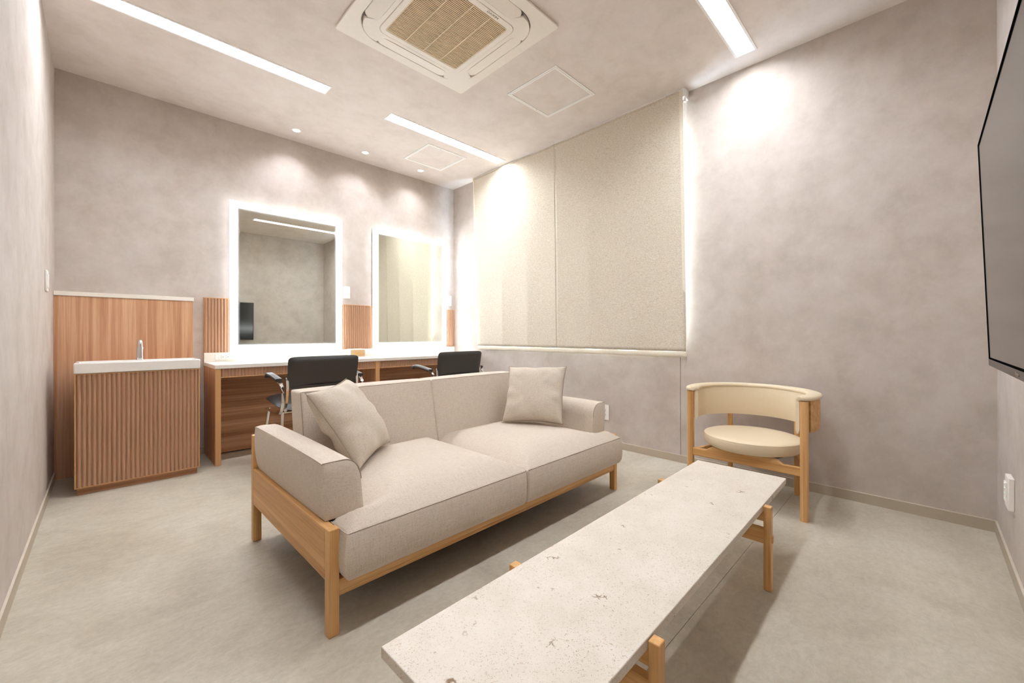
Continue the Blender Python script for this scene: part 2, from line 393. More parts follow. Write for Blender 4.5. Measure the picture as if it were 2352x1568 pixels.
# baseboards, 51 mm, with a pale top lip
def baseboard(name, a, b, axis):
    t = .007
    if axis == 'left': lo, hi = (XL, a, 0), (XL + t, b, .049)
    elif axis == 'right': lo, hi = (XR - t, a, 0), (XR, b, .049)
    elif axis == 'back': lo, hi = (a, YB - t, 0), (b, YB, .049)
    else: lo, hi = (a, YF, 0), (b, YF + t, .049)
    o = struct(name, bx(lo, hi), M['base'])
    obj('top_lip', bx((lo[0], lo[1], .049), (hi[0], hi[1], .0515)), M['base_edge'], o)
baseboard('baseboard_left', YF, 3.655, 'left'); baseboard('baseboard_right', YF, YB, 'right')
baseboard('baseboard_back', .438, .510, 'back'); baseboard('baseboard_front', XL, XR, 'front')

# ================================================================== CEILING FITTINGS
LST = ['long recessed light strip over the washstand corner, nearest the left wall', 'recessed light strip ending close to the top of the window blind', 'recessed light strip near the wide blank wall, right of the air conditioner', 'recessed light strip overhead near the left wall, outside the photograph']
for i, ((x0, x1), (y0, y1)) in enumerate(STRIPS):
    cx, cy = (x0 + x1) / 2, (y0 + y1) / 2
    t = thing('ceiling_strip_light', LST[i], 'ceiling light', (cx, cy, H), group='recessed ceiling light strips')
    hx, hy = (x1 - x0) / 2, (y1 - y0) / 2
    fr = slab((-hx, hx), (-hy, hy), [(-hx + .008, hx - .008, -hy + .012, hy - .012)], -.003, .0, lambda u, v, w: (u, v, w))
    for lo, hi in (((-hx + .0085, -hy + .009, 0), (hx - .0085, -hy + .012, .03)), ((-hx + .0085, hy - .012, 0), (hx - .0085, hy - .009, .03)),
                   ((-hx + .0085, -hy + .012, 0), (-hx + .0095, hy - .012, .03)), ((hx - .0095, -hy + .012, 0), (hx - .0085, hy - .012, .03))): box(fr, lo, hi)
    obj('frame', fr, M['whitem'], t)
    obj('diffuser', bx((-hx + .0095, -hy + .012, .027), (hx - .0095, hy - .012, .0295)), M['lens'], t)
LD = ['small round downlight nearest the light strips, first from the left', 'small round downlight in the middle of the row above the mirrors', 'small round downlight nearest the window corner']
for i, (x, y) in enumerate(DOWN):
    t = thing('downlight', LD[i], 'downlight', (x, y, H), group='downlights in a row above the mirrors')
    out = circ(.034, 32); inn = circ(.026, 32)
    obj('trim_ring', ring(out, inn, -.003, .0), M['whitem'], t, smooth=40)
    obj('reflector', ring(circ(.0275, 32), circ(.026, 32), 0, .03), M['whitem'], t, smooth=40)
    obj('lens', prism(circ(.0262, 32), .012, .015), M['lamp'], t)
    sp = bpy.data.lights.new('downlight_beam', 'SPOT'); sp.energy = SPOT; sp.spot_size = math.radians(124); sp.spot_blend = 0.85; sp.shadow_soft_size = .02; sp.color = (.92, .94, 1.0)
    so = bpy.data.objects.new('downlight_beam', sp); C.objects.link(so); so.parent = t; so.location = (0, 0, .004)
LH = ['square access hatch with white frame, between air conditioner and blind', 'square access hatch with white frame, beside the downlights in the corner']
for i, (x0, x1, y0, y1, side) in enumerate(((1.930, 2.352, 1.570, 1.990, 1), (1.950, 2.363, 2.972, 3.385, -1))):
    cx, cy = (x0 + x1) / 2, (y0 + y1) / 2; h = (x1 - x0) / 2
    t = thing('access_hatch', LH[i], 'hatch', (cx, cy, H), group='ceiling access hatches')
    sq = lambda s: [(s, s), (-s, s), (-s, -s), (s, -s)]
    obj('frame', ring(sq(h), sq(h - .010), -.004, .0), M['whitem'], t, bevel=.001)
    obj('inner_frame', ring(sq(h - .0118), sq(h - .023), -.0045, .0), M['whitem'], t, bevel=.001)
    obj('panel', bx((-h + .0235, -h + .0235, -.002), (h - .0235, h - .0235, 0)), M['ceiling'], t)
    obj('latch', cyl(bmesh.new(), (side * .07, side * (h - .017), -.0055), (side * .07, side * (h - .017), -.004), .003), M['acgrey'], t)
# air conditioner
t = thing('air_conditioner', 'ivory square ceiling cassette air conditioner with beige slatted grille', 'air conditioner', (ACX, ACY, H - .0004))
OC = rrect(.420, .420, .012, 9); OI = rrect(.360, .360, .165, 9)
pan = ring(OC, OI, -.012, .0); obj('panel', pan, M['ac'], t, bevel=.004)
obj('duct_recess', ring(OI, rrect(.225, .225, .02, 9), .004, .010), M['acgrey'], t)
obj('duct_wall', ring(rrect(.363, .363, .167, 9), OI, -.001, .035), M['ac'], t, smooth=40)
def body_outline():
    pts = []
    for q in range(4):
        ca, sa = math.cos(q * PI / 2), math.sin(q * PI / 2)
        loc = []
        for k in range(13):                    # side x = +, y from -.2 to .2, drawn in behind the flap
            y = -.225 + .45 * k / 12; e = min(1, (.225 - abs(y)) / .05); loc.append((.343 - .058 * (1 - (1 - e) ** 2), y))
        for k in range(1, 10):
            a = PI / 2 * k / 10; loc.append((.343 - .118 + .118 * math.cos(a), .225 + .118 * math.sin(a)))
        pts += [(x * ca - y * sa, x * sa + y * ca) for x, y in loc]
    return pts
bo = body_outline()
nb = len(bo)
def rr_n(h, r, n):                              # rounded square with as many points as bo, matched by angle
    res = []
    for x, y in bo:
        a = math.atan2(y, x); c, s = math.cos(a), math.sin(a)
        k = h / max(abs(c), abs(s)); px, py = c * k, s * k
        if abs(px) > h - r and abs(py) > h - r:
            cx, cy = math.copysign(h - r, px), math.copysign(h - r, py)
            # ray-circle
            b_ = c * cx + s * cy; d_ = b_ * b_ - (cx * cx + cy * cy - r * r); k = b_ + math.sqrt(max(d_, 0)); px, py = c * k, s * k
        res.append((px, py))
    return res
obj('body', ring(bo, rr_n(.262, .045, nb), -.020, .003), M['ac'], t, bevel=.004)
for q in range(4):
    a = q * PI / 2; ca, sa = math.cos(a), math.sin(a)
    bm = bmesh.new(); pts = [(x, y) for x, y in rrect(.0355, .218, .034, 8)]
    top = prism(pts, -.003, .003, bm)
    for v in bm.verts: v.co.z += .0055 * (v.co.x / .0355) - .010 * (1 - (v.co.x / .031) ** 2) * 0
    obj('flap', bm, M['ac'], t, loc=(.3225 * ca, .3225 * sa, -.0135), rot=(0, 0, a), bevel=.0015)
    for s in (-1, 1):
        obj('flap_hinge', bx((-.016, -.006, -.006), (.016, .006, .006)), M['acgrey'], t, loc=(.328 * ca - s * .222 * sa, .328 * sa + s * .222 * ca, -.006), rot=(0, 0, a + s * .35), bevel=.002)
obj('grille_surround', ring(rr_n(.2605, .044, nb), rr_n(.230, .014, nb), -.0215, .0), M['ac'], t, bevel=.002)
gr = obj('grille', ring(rr_n(.2295, .014, nb), rr_n(.225, .010, nb), -.020, .0), M['grille'], t)
obj('filter', bx((-.226, -.226, -.004), (.226, .226, 0)), M['grille'], gr)
s0 = obj('slat', bx((-.225, -.0019, -.0205), (.225, .0019, -.010)), M['grille'], gr, loc=(0, -.220, 0))
copies(s0, [(0, .010 * k, 0) for k in range(1, 45)])
for k in (-1, 0, 1): obj('rib', bx((-.0022, -.2255, -.0212), (.0022, .2255, -.012)), M['grille'], gr, loc=(k * .1125, 0, 0))
text('DAIKIN', .017, M['print'], t, (.105, -.246, -.0222), (PI, 0, 0), sx=1.3)

# ================================================================== BACK WALL: washstand, desk, mirrors
PX1 = .437
t = thing('washstand_backboard', 'tall wood grain panel with white cap behind the washbasin', 'panel', (XL, 3.655, 0))
obj('board', bx((0.0004, 0, .004), (PX1 - XL, YB - 3.6554, 1.108)), M['lam_z'], t, bevel=.001)
obj('cap', bx((0.0004, -.006, 1.1085), (PX1 - XL + .004, YB - 3.6554, 1.135)), M['solid'], t, bevel=.002)
obj('floor_trim', bx((0.0004, -.002, 0), (PX1 - XL, .002, .004)), M['base_edge'], t)
# cabinet
t = thing('washstand_cabinet', 'fluted wood washstand cabinet under the white basin', 'cabinet', (.1475, 3.216, 0))
obj('carcass', bx((-.268, .012, .046), (.268, .436, .655)), M['lam_z'], t, bevel=.001)
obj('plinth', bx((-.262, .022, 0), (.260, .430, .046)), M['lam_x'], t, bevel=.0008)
fp = obj('front_panel', bx((-.270, .006, .040), (.270, .0122, .658)), M['flute'], t)
def flute_bm(w, d, z0, z1, n=7):
    pts = [(-w / 2 + w * k / n, -d * math.sin(PI * k / n)) for k in range(n + 1)]
    bm = bmesh.new(); A = [bm.verts.new((x, y, z0)) for x, y in pts]; B = [bm.verts.new((x, y, z1)) for x, y in pts]
    for k in range(n): bm.faces.new((A[k], A[k + 1], B[k + 1], B[k]))
    bm.faces.new(A + [] if len(A) > 2 else A); bm.faces.new(B[::-1]); bm.faces.new((A[0], B[0], B[-1], A[-1])); return bm
nf = 27; pw = .526 / nf
f0 = obj('flute', flute_bm(pw * .98, .0085, .0445, .6535), M['flute'], fp, loc=(-.263 + pw / 2, .006, 0), smooth=50)
copies(f0, [(pw * k, 0, 0) for k in range(1, nf)])
ed = bmesh.new(); box(ed, (-.270, -.002, .040), (-.2645, .006, .658)); box(ed, (.2645, -.002, .040), (.270, .006, .658)); box(ed, (-.2645, -.002, .040), (.2645, .006, .0442)); box(ed, (-.2645, -.002, .654), (.2645, .006, .658))
obj('edging', ed, M['edge'], t)
# basin
bm = slab((-.2725, .2725), (0, .257), [(-.255, .255, .014, .185)], .0, .058, lambda u, v, w: (u, v, w))
bowl = bmesh.new()
a = [(-.2552, .0138), (.2552, .0138), (.2552, .1852), (-.2552, .1852)]; b = [(-.235, .03), (.235, .03), (.235, .165), (-.235, .165)]
A = [bm.verts.new((x, y, .040)) for x, y in a]; B = [bm.verts.new((x, y, .010)) for x, y in b]
for k in range(4): bm.faces.new((A[k], A[(k + 1) % 4], B[(k + 1) % 4], B[k]))
bm.faces.new(B)
t = thing('washbasin', 'shallow rectangular white ceramic basin on the fluted cabinet', 'basin', (.1475, 3.208, .660))
obj('bowl', bm, M['ceramic'], t, bevel=.005, seg=3)
obj('drain', cyl(bmesh.new(), (0, .10, .010), (0, .10, .013), .020, n=24), M['chrome'], t)
# tap
TX, TY = .1465, 3.422
t = thing('tap', 'slim chrome tap with a curved spout on the white basin', 'tap', (TX, TY, .718))
obj('body', cyl(cyl(bmesh.new(), (0, 0, 0), (0, 0, .022), .0172, n=24), (0, 0, .022), (0, 0, .070), .0155, n=24), M['chrome'], t, smooth=40)
path = [(0, 0, .066), (0, 0, .088)] + [(0, -.026 + .026 * math.cos(a), .096 + .022 * math.sin(a)) for a in [PI * k / 12 for k in range(0, 13)]] + [(0, -.052, .078)]
obj('spout', tube(path, .0115, 16, upv=(1, 0, 0)), M['chrome'], t, smooth=50)
obj('collar', cyl(bmesh.new(), (0, 0, .069), (0, 0, .074), .0185, n=28), M['chrome'], t, smooth=40)
obj('aerator', cyl(bmesh.new(), (0, -.052, .070), (0, -.052, .080), .0130, n=20), M['chrome'], t, smooth=40)
# desk
DX0, DX1, DY = .510, XR - .0005, 3.296
t = thing('vanity_desk', 'long built-in wood desk with fluted apron under both mirrors', 'desk', (DX0, DY, 0))
L = DX1 - DX0; DD = YB - DY - .0004
for nm, x0, x1 in (('side_panel', 0, .032), ('divider', 1.121, 1.158), ('side_panel', L - .030, L)):
    o = obj(nm, bx((x0, .003, .002), (x1, DD, .644)), M['lam_z'], t, bevel=.0008)
    obj('front_edging', bx((x0 + .0005, 0, .002), (x1 - .0005, .003, .644)), M['edge'], o)
for x0, x1 in ((.032, 1.121), (1.158, L - .030)):
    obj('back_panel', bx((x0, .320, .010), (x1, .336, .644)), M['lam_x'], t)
    ap = obj('apron', bx((x0, .012, .583), (x1, .030, .644)), M['flute'], t)
    n = round((x1 - x0) / .0195); p = (x1 - x0) / n
    f = obj('flute', flute_bm(p * .98, .006, .589, .644, 5), M['flute'], ap, loc=(x0 + p / 2, .012, 0), smooth=50)
    copies(f, [(p * k, 0, 0) for k in range(1, n)])
    obj('apron_edging', bx((x0, .004, .583), (x1, .012, .5885)), M['edge'], t)
t = thing('worktop', 'white worktop with low upstand running under both mirrors', 'worktop', (DX0, DY, .644))
obj('top', bx((-.002, -.004, .0005), (L, DD, .026)), M['solid'], t, bevel=.0015)
obj('upstand', bx((-.002, DD - .022, .0262), (L, DD, .094)), M['solid'], t, bevel=.0012)
# fluted wainscot
t = thing('fluted_wainscot', 'band of fluted wood panelling on the wall behind both mirrors', 'panel', (DX0, YB - .0005, .7385))
obj('backing', bx((0, -.010, 0), (L, 0, .407)), M['flute'], t)
n = round(L / .0195); p = L / n
f = obj('flute', flute_bm(p * .98, .0075, .0, .403, 7), M['flute'], t, loc=(p / 2, -.010, 0), smooth=50)
copies(f, [(p * k, 0, 0) for k in range(1, n)])
obj('top_edging', bx((0, -.018, .403), (L, -.0098, .408)), M['edge'], t)
obj('end_edging', bx((-.003, -.018, 0), (0, 0, .408)), M['edge'], t)
# mirrors
def make_mirror(x0, x1, z0, z1, label):
    w, h = x1 - x0, z1 - z0; bw = .052
    t = thing('lighted_mirror', label, 'mirror', ((x0 + x1) / 2, YB - .040, z0), group='tall mirrors with glowing white borders')
    obj('back_box', bx((-w / 2 + .004, .004, .004), (w / 2 - .004, .0215, h - .004)), M['whitem'], t)
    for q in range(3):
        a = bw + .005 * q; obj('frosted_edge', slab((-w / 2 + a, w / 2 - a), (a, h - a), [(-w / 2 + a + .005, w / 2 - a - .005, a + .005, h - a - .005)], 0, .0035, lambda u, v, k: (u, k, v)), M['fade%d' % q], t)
    bw += .015
    obj('glass', bx((-w / 2 + bw, 0, bw), (w / 2 - bw, .0035, h - bw)), M['mirror'], t)
    bw -= .015
    obj('light_band', slab((-w / 2, w / 2), (0, h), [(-w / 2 + bw, w / 2 - bw, bw, h - bw)], 0, .0035, lambda u, v, q: (u, q, v)), M['rim'], t)
make_mirror(.662, 1.508, .7405, 1.893, 'tall lighted mirror nearest the washbasin')
make_mirror(1.803, 2.650, .7405, 1.893, 'tall lighted mirror nearest the window corner')

# ------------------------------------------------------------------ sockets and switches
def socket_slots(parent, cx, cz, horiz, d=0.0):
    for s in (-1, 1):
        lo, hi = (s * .0062 - .0009, -.0006, -.0035), (s * .0062 + .0009, .0002, .0035)
        if horiz: lo, hi = (-.0035, -.0006, s * .0055 - .0009), (.0035, .0002, s * .0055 + .0009)
        obj('slot', bx(lo, hi), M['slot'], parent, loc=(cx, 0, cz))
    e = (.0135, 0) if horiz else (0, -.0125)
    obj('earth_hole', cyl(bmesh.new(), (0, -.0007, 0), (0, .0002, 0), .0028, n=12), M['slot'], parent, loc=(cx + e[0], 0, cz + e[1]))
def desk_socket(x, label):
    t = thing('desk_socket', label, 'socket', (x, YB - .0222, .705), group='white socket strips on the worktop upstand')
    pl = obj('plate', bx((-.058, -.0075, -.021), (.058, 0, .021)), M['white'], t, bevel=.0012)
    ins = obj('insert', bx((-.038, -.0095, -.0155), (.052, -.0075, .0155)), M['white'], t, loc=(0, 0, 0), bevel=.0008)
    e = bpy.data.objects.new('x', None)
    for cx in (-.020, .010):
        for s in (-1, 1): obj('slot', bx((-.0032, -.0101, s * .0055 - .0010), (.0032, -.0092, s * .0055 + .0010)), M['slot'], t, loc=(cx, 0, 0))
        obj('earth_hole', cyl(bmesh.new(), (.0105, -.0101, 0), (.0105, -.0092, 0), .0026, n=12), M['slot'], t, loc=(cx, 0, 0))
    obj('push_button', cyl(bmesh.new(), (.040, -.0108, 0), (.040, -.0090, 0), .0075, n=20), M['white'], t, smooth=40)
desk_socket(.631, 'white double socket strip at the left end of the upstand')
desk_socket(1.742, 'white double socket strip beside the small box, between the mirrors')
def dimmer(x, z, label):
    t = thing('dimmer_switch', label, 'switch', (x, YB, z), group='white dimmer switches beside the mirrors')
    obj('plate', bx((-.030, -.008, -.0555), (.030, 0, .0555)), M['white'], t, bevel=.002)
    obj('insert', bx((-.0125, -.0095, -.036), (.0125, -.008, .036)), M['white'], t, bevel=.0006)
    obj('knob', cyl(bmesh.new(), (0, -.021, .013), (0, -.009, .013), .0098, .0108, n=24), M['white'], t, smooth=40)
    obj('indicator', bx((-.006, -.0102, -.024), (.006, -.0092, -.021)), M['acgrey'], t)
dimmer(1.566, 1.258, 'white dimmer switch plate between the two mirrors')
dimmer(2.714, 1.246, 'white dimmer switch plate right of the far mirror, near the corner')
t = thing('wall_socket', 'white double wall socket right of the sofa', 'socket', (XR, 1.7595, .262), rz=-PI / 2)
obj('plate', bx((-.0325, -.0075, -.059), (.0325, 0, .059)), M['white'], t, bevel=.0015)
for cz in (.017, -.017):
    q = obj('outlet_face', bx((-.0125, -.0090, cz - .015), (.0125, -.0075, cz + .015)), M['white'], t, bevel=.0006)
    for s in (-1, 1): obj('slot', bx((s * .0062 - .0011, -.0097, cz - .001), (s * .0062 + .0011, -.0088, cz + .0068)), M['slot'], t)
    obj('earth_hole', cyl(bmesh.new(), (0, -.0097, cz - .0072), (0, -.0088, cz - .0072), .0028, n=12), M['slot'], t)
t = thing('wall_control', 'narrow white control plate on the left wall above the wood panel', 'switch', (XL, 3.20, 1.150), rz=PI / 2)
obj('plate', bx((-.035, -.009, -.055), (.035, 0, .055)), M['white'], t, bevel=.003)
obj('rocker', bx((-.020, -.012, -.036), (.020, -.009, .036)), M['white'], t, bevel=.0015)
t = thing('switch_box', 'white switch box with small green lamps, low beside the television', 'switch', (2.315, YF, .300), rz=PI)
obj('plate', bx((-.040, -.016, -.058), (.040, 0, .058)), M['white'], t, bevel=.003)
for k in range(4):
    o = obj('rocker', bx((-.022, -.0205, .020 - .018 * k), (.022, -.016, .036 - .018 * k)), M['white'], t, bevel=.0008)
    obj('lamp', bx((-.004, -.0212, .031 - .018 * k), (.004, -.0203, .0325 - .018 * k)), M['led'], o)

# ------------------------------------------------------------------ small box on the worktop
t = thing('tissue_box', 'small white box with tan front on the worktop between the mirrors', 'box', (1.613, 3.640, .6705))
obj('box_body', bx((-.068, -.040, 0), (.068, .040, .072)), M['white'], t, bevel=.003)
obj('front_card', bx((-.066, -.0412, .004), (.064, -.0400, .064)), M['tan'], t)
text('Guest', .030, M['gold'], t, (.004, -.0418, .034), (PI / 2, 0, 0), shear=.45, sx=1.0)

# ================================================================== WINDOW BLIND
BT, BB = 2.708, 2.745
t = thing('window_blind', 'plain oatmeal fabric blind covering the window down to sill height', 'blind', (BT, 2.21, 0))
def blind_sheet(y0, y1, phase):
    bm = bmesh.new(); ny, nz = 60, 70; rows = []
    zt, zb = 2.488, .757
    for j in range(nz + 1):
        s = j / nz; z = zt + (zb - zt) * s; x = (BB - BT) * s; row = []
        yy0 = y0 + (-.010 * s if abs(y0) > .5 and y0 < 0 else 0); yy1 = y1 - (.03 * s if y1 > .5 else 0)
        for i in range(ny + 1):
            u = i / ny; y = yy0 + (yy1 - yy0) * u
            f = ((y + 2.21 - .205) / .335); w = abs(math.sin(PI * f)) ** .6
            amp = .003 + .008 * s * s
            xx = x - amp * (1 - w) * 1.2 + .0015 * math.sin(y * 21 + z * 3) * s + .001 * math.sin(z * 9 + y * 4)
            if u < .02 or u > .98: xx -= .0008
            row.append(bm.verts.new((xx, y, z)))
        rows.append(row)
    for j in range(nz):
        for i in range(ny): bm.faces.new((rows[j][i], rows[j][i + 1], rows[j + 1][i + 1], rows[j + 1][i]))
    return bm
for nm, y0, y1 in (('fabric', -1.082, -.0005), ('fabric', .0005, 1.089)):
    o = obj(nm, blind_sheet(y0, y1, 0), [M['blind'], M['back']], t, smooth=60, recalc=False)
    md = o.modifiers.new('thick', 'SOLIDIFY'); md.thickness = .0025; md.offset = 0; md.material_offset = 0
obj('centre_seam', sweep(bmesh.new(), [(.0 - .004 + (BB - BT) * k / 30 - .001 * (k / 30), 0, 2.486 - 1.73 * k / 30) for k in range(31)], [(-.004, -.0012), (.004, -.0012), (.004, .0012), (-.004, .0012)], upv=(1, 0, 0)), M['blind'], t)
for y in (-1.075, 1.083):
    e = -.010 if y < 0 else -.03
    obj('side_hem', sweep(bmesh.new(), [(-.0035 + (BB - BT) * k / 30, y + e * k / 30, 2.488 - 1.73 * k / 30) for k in range(31)], [(-.011, -.0010), (.011, -.0010), (.011, .0010), (-.011, .0010)], upv=(1, 0, 0)), M['hem'], t)
hp = [(BB - BT, -1.094 + (2.153) * k / 40, .737 + .0015 * math.sin(k * 1.3)) for k in range(41)]
obj('bottom_hem', sweep(bmesh.new(), hp, [(.0075 * math.cos(a), .0205 * math.sin(a)) for a in [2 * PI * k / 14 for k in range(14)]]), M['hem'], t, smooth=60)
obj('head_rail', bx((.006, -1.080, 2.452), (.055, 1.087, 2.4995)), M['whitem'], t)
obj('bracket', bx((-.002, -1.098, 2.440), (XR - BT, -1.081, 2.4995)), M['whitem'], t, bevel=.002)
obj('chain_guide', bx((.006, -1.100, 2.410), (.022, -1.086, 2.442)), M['whitem'], t, bevel=.002)
bm = bmesh.new()
for k in range(330):
    z = 2.415 - .005 * k
    for dx in (0,):
        bmesh.ops.create_icosphere(bm, subdivisions=1, radius=.0018, matrix=Matrix.Translation((.012 + .022 * (k / 330) + dx, -1.102 + .001 * math.sin(k * .02), z)))
ch = obj('pull_chain', bm, M['white'], t, recalc=False); ch['kind'] = 'stuff'
obj('top_seam', bx((-.0035, -1.080, 2.478), (-.0015, 1.087, 2.4885)), M['blind'], t)

# ================================================================== TELEVISION
tb = Vector((1.66, -.1216, .0)); ang = math.atan2(.0192, .568)
t = thing('television', 'large black flat television tilted forward on the wall at right', 'television', (1.18, -.1216, .805))
Rx = (0, 0, 0)
tv = bpy.data.objects.new('tilt', None)
def tv_part(name, lo, hi, mat, parent=t, bev=0):
    bm = bx(lo, hi); bmesh.ops.rotate(bm, verts=bm.verts, cent=(0, 0, 0), matrix=Matrix.Rotation(-ang, 3, 'X'))
    return obj(name, bm, mat, parent, bevel=bev)
bm = slab((-.480, .480), (0, .572), [(-.4745, .4745, .004, .5665)], -.006, .0016, lambda u, v, w: (u, w, v))
bmesh.ops.rotate(bm, verts=bm.verts, cent=(0, 0, 0), matrix=Matrix.Rotation(-ang, 3, 'X'))
obj('frame', bm, M['tvframe'], t)
tv_part('body', (-.479, -.030, .001), (.479, -.0062, .571), M['tvframe'])
tv_part('screen', (-.4744, -.005, .0042), (.4744, .0002, .5664), M['screen'])
tv_part('lower_bezel', (-.481, -.032, -.017), (.481, .002, 0), M['bezel'], bev=.0008)
tv_part('back_housing', (-.30, -.060, .05), (.30, -.030, .42), M['black'], bev=.006)
obj('wall_bracket', bx((-.12, YF + .1216, .14), (.12, -.045, .34)), M['black'], t)
text('Hisense', .012, M['print'], t, (0, .0027, -.0085), (PI / 2, 0, PI))

# ================================================================== SOFA
SX0, SX1 = .450, 2.047
t = thing('sofa', 'two seat sofa in oatmeal linen on an oak frame', 'sofa', (1.242, 1.6225, 0), math.radians(.9))
ox, oy = 1.2485, 1.61
def loc_(x, y): return (x - ox, y - oy)
for x in (SX0, SX1 - .031):
    a, b = loc_(x, 1.197); obj('front_leg', bx((a, b, 0), (a + .031, b + .031, .310 if x < 1 else .310)), M['oak_z'], t, bevel=.0025)
    a, b = loc_(x, 1.985); obj('back_leg', bx((a, b, 0), (a + .031, b + .031, .446)), M['oak_z'], t, bevel=.0025)
    xi = x if x < 1 else x + .003
    a, b = loc_(xi, 1.228); obj('side_board', bx((a, b, .158), (a + .028, b + .757, .3085)), M['oak_y'], t, bevel=.0025)
a, b = loc_(SX0 + .031, 1.200)
bm = bx((a, b, .122), (a + SX1 - SX0 - .062, b + .024, .158)); obj('front_rail', bm, M['oak_x'], t, bevel=.002)
obj('rail_lip', bx((a, b + .0, .110), (a + SX1 - SX0 - .062, b + .034, .1225)), M['oak_x'], t, bevel=.002)
a2, b2 = loc_(SX0 + .031, 1.989); obj('back_rail', bx((a2, b2, .122), (a2 + SX1 - SX0 - .062, b2 + .024, .30)), M['oak_x'], t, bevel=.002)
obj('back_board', bx((a2, b2 + .002, .30), (a2 + SX1 - SX0 - .062, b2 + .020, .42)), M['oak_x'], t, bevel=.002)
obj('platform', bx((a, b + .024, .140), (a + SX1 - SX0 - .062, b2, .156)), M['gap'], t)
def cushion_poly(outline_test, x0, x1, y0, y1, nx, ny, zb, zt, crown, sb, edge=.22):
    """seat cushion on a grid footprint: crowned top, straight top seam, swelling sides"""
    bm = bmesh.new(); dx, dy = (x1 - x0) / nx, (y1 - y0) / ny; V = {}
    inside = lambda i, j: 0 <= i < nx and 0 <= j < ny and outline_test(x0 + (i + .5) * dx, y0 + (j + .5) * dy)
    bd = [(i, j) for i in range(nx + 1) for j in range(ny + 1) if any(inside(i - a, j - b) for a in (0, 1) for b in (0, 1)) and not all(inside(i - a, j - b) for a in (0, 1) for b in (0, 1))]
    def h(i, j):
        x, y = x0 + i * dx, y0 + j * dy
        d = min(math.hypot((i - p) * dx, (j - q) * dy) for p, q in bd); s = min(1, d / edge)
        return zt + crown * (1 - (1 - s) ** 2.4)
    for i in range(nx):
        for j in range(ny):
            if inside(i, j):
                vs = []
                for a, b in ((0, 0), (1, 0), (1, 1), (0, 1)):
                    k = (i + a, j + b)
                    if k not in V: V[k] = bm.verts.new((x0 + k[0] * dx, y0 + k[1] * dy, h(*k)))
                    vs.append(V[k])
                bm.faces.new(vs)
    be = [e for e in bm.edges if len(e.link_faces) == 1]
    # outward normals of the boundary
    nor = {}
    for e in be:
        m_ = (e.verts[0].co + e.verts[1].co) / 2; c_ = e.link_faces[0].calc_center_median(); o_ = m_ - c_; o_.z = 0
        dd = e.verts[1].co - e.verts[0].co; o_ = Vector((abs(dd.y) > abs(dd.x) and math.copysign(1, o_.x) or 0, abs(dd.x) >= abs(dd.y) and math.copysign(1, o_.y) or 0, 0))
        for v in e.verts: nor.setdefault(v, Vector()); nor[v] = nor[v] + o_
    layers = [{v: v for v in nor}]; nz = 7
    for k in range(1, nz + 1):
        f = k / nz; lay = {}
        for v in nor:
            n_ = Vector((max(-1, min(1, nor[v].x)), max(-1, min(1, nor[v].y)), 0))
            off = sb * math.sin(PI * f) ** .8 * (0 if abs(v.co.x) < .01 else 1) - (.006 * f if f == 1 else 0)
            lay[v] = bm.verts.new((v.co.x + n_.x * off, v.co.y + n_.y * off, v.co.z + (zb - v.co.z) * f))
        layers.append(lay)
    for k in range(nz):
        for e in be:
            a, b = e.verts; bm.faces.new((layers[k][a], layers[k][b], layers[k + 1][b], layers[k + 1][a]))
    bmesh.ops.contextual_create(bm, geom=[e for e in bm.edges if len(e.link_faces) == 1])
    return bm
def seat(side):
    xm = 1.2485; xo = .4855 if side < 0 else 2.016
    xi = .592 if side < 0 else 1.893
    if side < 0: tst = lambda x, y: y < 1.277 or x > xi
    else: tst = lambda x, y: y < 1.277 or x < xi
    x0, x1 = (xo, xm - .0022) if side < 0 else (xm + .0022, xo)
    dxn = 52
    bm = cushion_poly(lambda x, y: tst(x + ox, y + oy), x0 - ox, x1 - ox, 1.155 - oy, 1.850 - oy, dxn, 40, .162, .302, .066, .008, .19)
    o = obj('seat_cushion', bm, M['linen'], t, bevel=.009, seg=3)
    pa = [(x0 - ox, 1.270 - oy, .3035)] if side < 0 else [(x1 - ox, 1.270 - oy, .3035)]
    z = .3030; yf = 1.1552 - oy
    if side < 0: P = [(x0 - ox - .0005, 1.27 - oy, z), (x0 - ox - .0005, yf, z), (x1 - ox - .002, yf, z)]
    else: P = [(x0 - ox + .002, yf, z), (x1 - ox + .0005, yf, z), (x1 - ox + .0005, 1.27 - oy, z)]
    fine = []
    for p, q in zip(P[:-1], P[1:]):
        for k in range(12): fine.append(tuple(Vector(p).lerp(Vector(q), k / 12)))
    fine.append(P[-1])
    obj('piping', tube(fine, .0012, 6), M['linen'], o, smooth=60)
seat(-1); seat(1)
